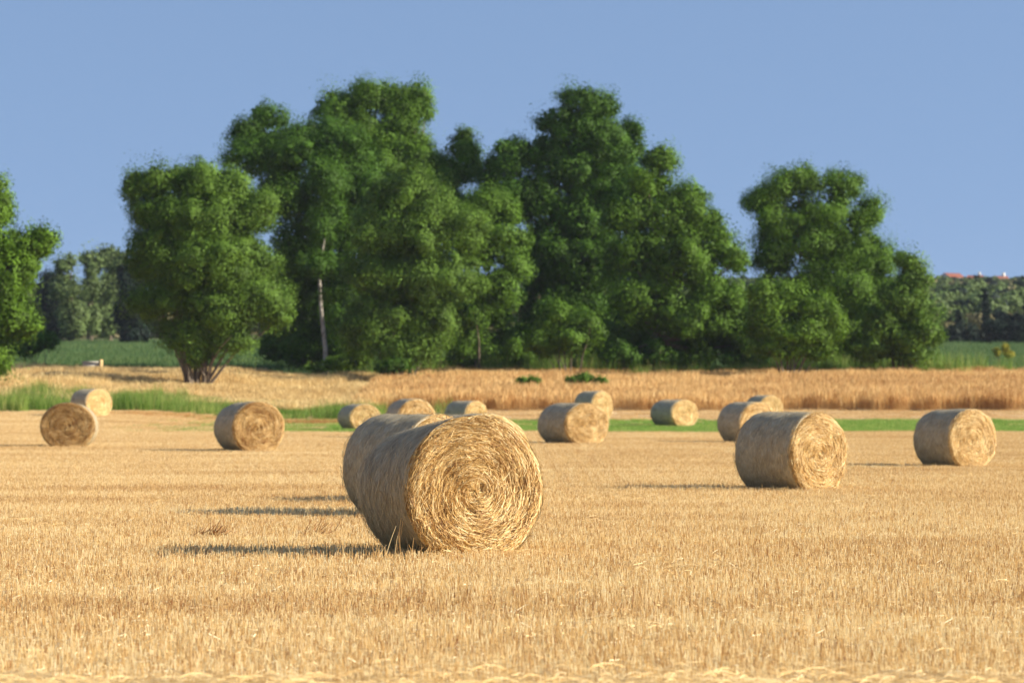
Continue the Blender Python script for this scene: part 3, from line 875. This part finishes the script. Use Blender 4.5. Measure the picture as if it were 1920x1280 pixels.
tree('shrub', 'wide low green plant in the dry grass right of a smaller one', 'shrub', 202, 1092,
     [(1072, 712, 16, 7), (1095, 709, 24, 9), (1125, 713, 14, 6)], M_LEAF_A, leaf=.07, clump=.3, stems=5, trunk_r=.02)
tree('shrub', 'yellow flowering bush by the green crop near the right edge', 'shrub', 262, 1878,
     [(1870, 660, 9, 9), (1885, 652, 8, 9), (1892, 664, 11, 8)], M_LEAF_Y, leaf=.07, clump=.3, dens=.6, stems=5, trunk_r=.03)
tree('shrub', 'green bush below the tree at the left edge', 'shrub', 250, 75,
     [(60, 640, 34, 22), (90, 638, 24, 20), (40, 655, 40, 16)], M_LEAF_B, leaf=.095, clump=.6, stems=5, trunk_r=.05)
for i, (bx_, w_) in enumerate([(1160, 26), (870, 22), (1395, 34), (960, 26), (1230, 30), (1310, 26)]):
    tree('shrub', ['small low bush in shade under the middle of the right trees', 'small low bush under the gap between the two halves of the row',
                   'low dark bush in the gap below the strip of sky', 'low bush left of the round dark green shrub',
                   'low bush at the foot of the wide leafy tree', 'low bush right below the wide leafy tree, near the sky gap'][i], 'shrub', 229 + i % 3, bx_,
         [(bx_ - w_ * .6, 672, w_, 14), (bx_ + w_ * .6, 668, w_, 17), (bx_, 655 if bx_ != 1395 else 625, w_ * .8, 20 if bx_ != 1395 else 45)],
         M_LEAF_A if i % 2 else M_LEAF_B, leaf=.088, clump=.5, stems=5, trunk_r=.04, group='low bushes under the trees')

# far trees on the left
GB = 'far trees beyond the green crop on the left'
FT = [(100, 'far dark rounded tree right beside the left edge tree', [(95, 545, 30, 40), (90, 590, 34, 40), (105, 615, 34, 26)], 430, M_LEAF_F),
      (132, 'far tree with two knobbly tops', [(118, 500, 16, 18), (130, 490, 12, 14), (125, 540, 28, 30), (135, 590, 28, 34), (140, 622, 22, 20)], 420, M_LEAF_E),
      (168, 'far tree with a narrow lit crown', [(162, 485, 18, 14), (175, 500, 16, 22), (168, 545, 22, 30), (172, 600, 22, 36)], 426, M_LEAF_E),
      (205, 'far tree half behind the many-stemmed tree', [(195, 485, 24, 20), (220, 490, 26, 24), (205, 540, 28, 34), (200, 600, 26, 40)], 432, M_LEAF_E),
      (245, 'far tree seen under the left side of the many-stemmed tree', [(245, 520, 30, 34), (245, 580, 32, 44), (250, 630, 36, 22)], 410, M_LEAF_F),
      (60, 'far tree just visible behind the left edge tree', [(60, 560, 24, 30), (60, 610, 28, 30)], 440, M_LEAF_E)]
for bx_, lab, lb, D_, mt in FT:
    tree('broadleaf_tree', lab, 'tree', D_, bx_, lb, mt, leaf=.20, clump=1.1, trunk_r=.4, group=GB)

# far wood on the right
def blob_mesh(name, h, w, mat, nc, leaf):
    d = rng.normal(size=(nc, 3)); d /= np.linalg.norm(d, axis=1, keepdims=True)
    cc = d * np.array([w, w, h / 2]) * rng.uniform(.5, 1, (nc, 1)) + np.array([0, 0, h * .52])
    e = rng.normal(size=(nc, 40, 3)); e /= np.linalg.norm(e, axis=2, keepdims=True)
    P = (cc[:, None, :] + e * w * .33 * rng.uniform(.4, 1, (nc, 40, 1))).reshape(-1, 3)
    Nn = (e + d[:, None, :] * .5 + rng.normal(size=e.shape) * .4).reshape(-1, 3)
    V, F = leaf_quads(P, Nn, leaf * rng.uniform(.6, 1.3, len(P)), .7)
    return mesh_quads(name, V, F, rng.normal(.5, .2, len(P)), mat=mat)
scrub = [blob_mesh('scrub_crown', 4.5, 2.4, M_SCRUB, 40, .28), blob_mesh('scrub_crown', 5.5, 2.2, M_LEAF_E, 40, .28),
         blob_mesh('scrub_crown', 3.6, 2.6, M_SCRUB, 36, .28), blob_mesh('scrub_crown', 5, 2.2, M_LEAF_F, 36, .28)]
n = 6000
D = rng.uniform(470, 1040, n); x = rng.uniform(-.2, .20, n) * D
k = (np.abs(x) < .2 * D) & ~((D > 990) & (D < 1015) & (x > 130) & (x < 158))
k &= (x > .05 * D) | (rng.uniform(size=n) < .35)
x, D = x[k], D[k]; n = len(x)
scatter('hill_wood', np.stack([x, D, height(x, D) - .3], -1), np.stack([np.zeros(n), np.zeros(n), rng.uniform(0, 6.28, n)], -1),
        np.stack([rng.uniform(.7, 1.3, n) * np.where(D > 800, .42, np.where(D > 600, .6, 1))] * 3, -1), rng.choice(4, n, p=[.4, .27, .23, .10]), scrub, 'far scrubby wood covering the hill')

GC = 'dark trees at the foot of the far hill'
def cone_lobes(px, top, bot, w):
    out = []
    m = 7
    for i in range(m):
        t = (i + .5) / m
        out.append((px, top + (bot - top) * t, w * (.35 + .65 * min(1, t * 1.6)), (bot - top) / m * .8))
    return out
tree('cypress_tree', 'tall slender dark cypress at the foot of the far hill', 'tree', 440, 1849, cone_lobes(1849, 545, 648, 9), M_LEAF_F, leaf=.2, clump=.6, trunk_r=.2, group=GC)
tree('cypress_tree', 'shorter pointed dark conifer left of the tall cypress', 'tree', 445, 1797, cone_lobes(1797, 583, 650, 10), M_LEAF_F, leaf=.2, clump=.7, trunk_r=.2, group=GC)
for px_, top_, w_, lab in [(1768, 622, 20, 'dark low tree beside the right end of the tree row'), (1785, 615, 22, 'dark low tree under the short pointed conifer'), (1822, 612, 22, 'dark rounded tree left of the tall cypress'),
                          (1872, 600, 22, 'dark rounded tree just right of the tall cypress'), (1908, 585, 20, 'taller dark tree against the right edge'), (1945, 600, 28, 'dark tree cut by the right edge')]:
    tree('broadleaf_tree', lab, 'tree', 438, px_, [(px_, top_ + 12, w_ * .7, 12), (px_, (top_ + 650) / 2, w_, (650 - top_) / 2.2), (px_, 642, w_ * 1.1, 12)],
         M_LEAF_F, leaf=.22, clump=1.0, trunk_r=.3, group=GC)

# ------------------------------------------------------------------ houses on the hill
M_WALLW = plain_mat('white_plaster', (.62, .58, .52), (.76, .72, .66), 2, .9, .1)
M_WALLB = plain_mat('grey_plaster', (.36, .38, .44), (.44, .46, .52), 2, .9, .1)
M_ROOF = plain_mat('red_tiles', (.26, .085, .05), (.36, .13, .08), 3, .85, .3, (6, 1, 1))
M_DARK = plain_mat('dark_glass', (.03, .035, .04), (.06, .065, .07), 3, .3, .0)
def boxm(name, x0, x1, y0, y1, z0, z1, mat):
    V = np.array([[x, y, z] for x in (x0, x1) for y in (y0, y1) for z in (z0, z1)], float)
    F = [[0, 1, 3, 2], [4, 6, 7, 5], [0, 4, 5, 1], [2, 3, 7, 6], [0, 2, 6, 4], [1, 5, 7, 3]]
    return mesh_quads(name, V, F, mat=mat)
def house(px, D, w, d, h, rh, wall, rot, label, chim=True):
    x = px2x(px, D); z = float(height(x, D))
    root = empty('house', (x, D, z - .5), rot); tag(root, label, 'house', 'houses on the far hill')
    a = []
    for xx in (-w / 2, w / 2):
        a += [[xx, -d / 2, -1], [xx, d / 2, -1], [xx, d / 2, h], [xx, 0, h + rh - .12], [xx, -d / 2, h], [xx, 0, -1]]
    Fw = [[5, 3, 4, 0], [5, 1, 2, 3], [6, 10, 9, 11], [11, 9, 8, 7], [0, 4, 10, 6], [1, 7, 8, 2]]
    wl_ = link('wall', mesh_quads('wall', a, Fw, mat=wall), parent=root)
    e = .4
    V = np.array([[-w / 2 - e, -d / 2 - e, h - .15], [w / 2 + e, -d / 2 - e, h - .15], [w / 2 + e, d / 2 + e, h - .15], [-w / 2 - e, d / 2 + e, h - .15],
                  [-w / 2 - e, 0, h + rh], [w / 2 + e, 0, h + rh], [-w / 2 - e, 0, h + rh - .02], [w / 2 + e, 0, h + rh - .02]], float)
    F = [[0, 1, 5, 4], [2, 3, 4, 5]]
    rf = link('roof', mesh_quads('roof', V, F, mat=M_ROOF), parent=root)
    if chim: link('chimney', boxm('chimney', w * .2, w * .2 + .8, -.4, .4, h + rh * .4, h + rh + 1.0, wall), parent=rf)
    for s in (-.28, .05, .3):
        link('window', boxm('window', w * s - .5, w * s + .5, -d / 2 - .06, -d / 2 + .05, h * .5, h * .5 + 1.2, M_DARK), parent=root)
house(1785, 1000, 5.6, 5, 2.5, 1.3, M_WALLB, R(35), 'grey-blue gabled house at the left of the hilltop houses', False)
house(1829, 1004, 4.4, 4, 2.0, 1.3, M_WALLW, R(-8), 'hilltop house with a wide red roof between the other two')
house(1875, 1002, 4.2, 4, 1.9, 1.1, M_WALLW, R(10), 'rightmost hilltop house with red roof and white chimney')

# ------------------------------------------------------------------ small things in the grass
def lump(name, r, seed, mat, sc=(1, 1, .8)):
    g = np.random.default_rng(seed)
    nu, nv = 9, 14
    th = np.linspace(.02, math.pi - .02, nu); ph = np.linspace(0, 2 * math.pi, nv, endpoint=False)
    T, Pp = np.meshgrid(th, ph, indexing='ij')
    RR = r * (1 + .12 * np.sin(3 * Pp + 2 * T + seed) + .08 * np.sin(5 * T + Pp))
    V = np.stack([RR * np.sin(T) * np.cos(Pp) * sc[0], RR * np.sin(T) * np.sin(Pp) * sc[1], RR * np.cos(T) * sc[2] + r * .5], -1)
    return mesh_quads(name, V.reshape(-1, 3), grid_faces(nu, nv, True), smooth=True, mat=mat)
M_WHITE = plain_mat('whitish_stone', (.66, .64, .60), (.82, .80, .76), 8, .9, .3)
M_CONC = plain_mat('concrete', (.34, .31, .27), (.50, .46, .40), 8, .9, .3)
D_ = 233.5
x_ = px2x(1735, D_)
st = link('white_stone', lump('white_stone', .28, 2, M_WHITE)); st.location = (x_, D_, px2z(694, D_)); 
tag(st, 'small white boulder at the edge of the dry grass on the right', 'stone')
D_ = 236
x_ = px2x(172, D_); z_ = float(height(x_, D_))
tr_ = empty('stone_wall', (x_, D_, z_)); tag(tr_, 'short low grey wall with an end post in the dry grass, far left', 'wall')
zt = px2z(677, D_) - z_
link('wall_slab', boxm('wall_slab', -.65, .55, -.15, .15, -.2, zt - .12, M_CONC), parent=tr_)
link('coping', boxm('coping', -.70, .52, -.2, .2, zt - .118, zt, M_CONC), parent=tr_)
link('end_post', boxm('end_post', .56, .80, -.2, .2, -.2, zt + .12, plain_mat('ochre_post', (.55, .36, .16), (.70, .48, .22), 5)), parent=tr_)

# dry weeds in the stubble
def tuft(px, py, n, L, spread_, label, mat, ang=.6):
    D = solve_ground(px, py); x = px2x(px, D)
    t = np.linspace(0, 1, 5)[None, :]
    a = rng.normal(ang, .5, n); az = rng.normal(0, .6, n); ln = rng.uniform(.3, 1, n) * L
    b = rng.normal(0, spread_, (n, 2)); b[:, 1] *= .35
    root_ = np.stack([b[:, 0], b[:, 1], 0 * a], -1) * .12
    P = np.stack([b[:, :1] + (ln * np.sin(a) * np.cos(az))[:, None] * t, b[:, 1:] * .5 + (ln * np.sin(a) * np.sin(az))[:, None] * t,
                  (ln * np.cos(a))[:, None] * t ** .9], -1)
    P = np.concatenate([root_[:, None, :], P], 1)
    V, F = ribbons(P, np.full((n, 6), .0035))
    V = V.reshape(n, -1, 3); V[:, 0] = (0, 0, 0); V = V.reshape(-1, 3)      # one shared root
    F = F.copy(); F[np.isin(F, np.arange(n) * 12)] = 0
    o = link('dry_weed', mesh_quads('dry_weed', V, F, np.repeat(rng.uniform(0, .6, n), 5)), mat)
    o.location = (x, D, float(height(x, D)))
    tag(o, label, 'weed', 'dry weeds lying in the stubble')
M_DRYW = plant_mat('dry_weed_mat', (.22, .09, .03), (.45, .22, .08), (.62, .38, .15), .2)
tuft(400, 1008, 150, .24, .11, 'reddish brown flattened weed in the stubble, left one of two', M_DRYW, 1.0)
tuft(585, 1006, 70, .28, .09, 'sparser brown weed leaning right, close to the left of the largest bale', M_DRYW, 1.05)

# ------------------------------------------------------------------ air
def haze():
    V = np.array([[x, y, z] for x in (-1600, 1600) for y in (-70, 3100) for z in (-25, 62)], float)
    F = [[0, 1, 3, 2], [4, 6, 7, 5], [0, 4, 5, 1], [2, 3, 7, 6], [0, 2, 6, 4], [1, 5, 7, 3]]
    m, n, l, o = new_mat('air')
    v = n.new('ShaderNodeVolumePrincipled')
    v.inputs['Color'].default_value = (.82, .88, 1, 1)
    v.inputs['Density'].default_value = 0.00006
    l.new(v.outputs[0], o.inputs['Volume'])
    tag(link('haze', mesh_quads('haze', V, F, mat=m)), kind='stuff')
haze()
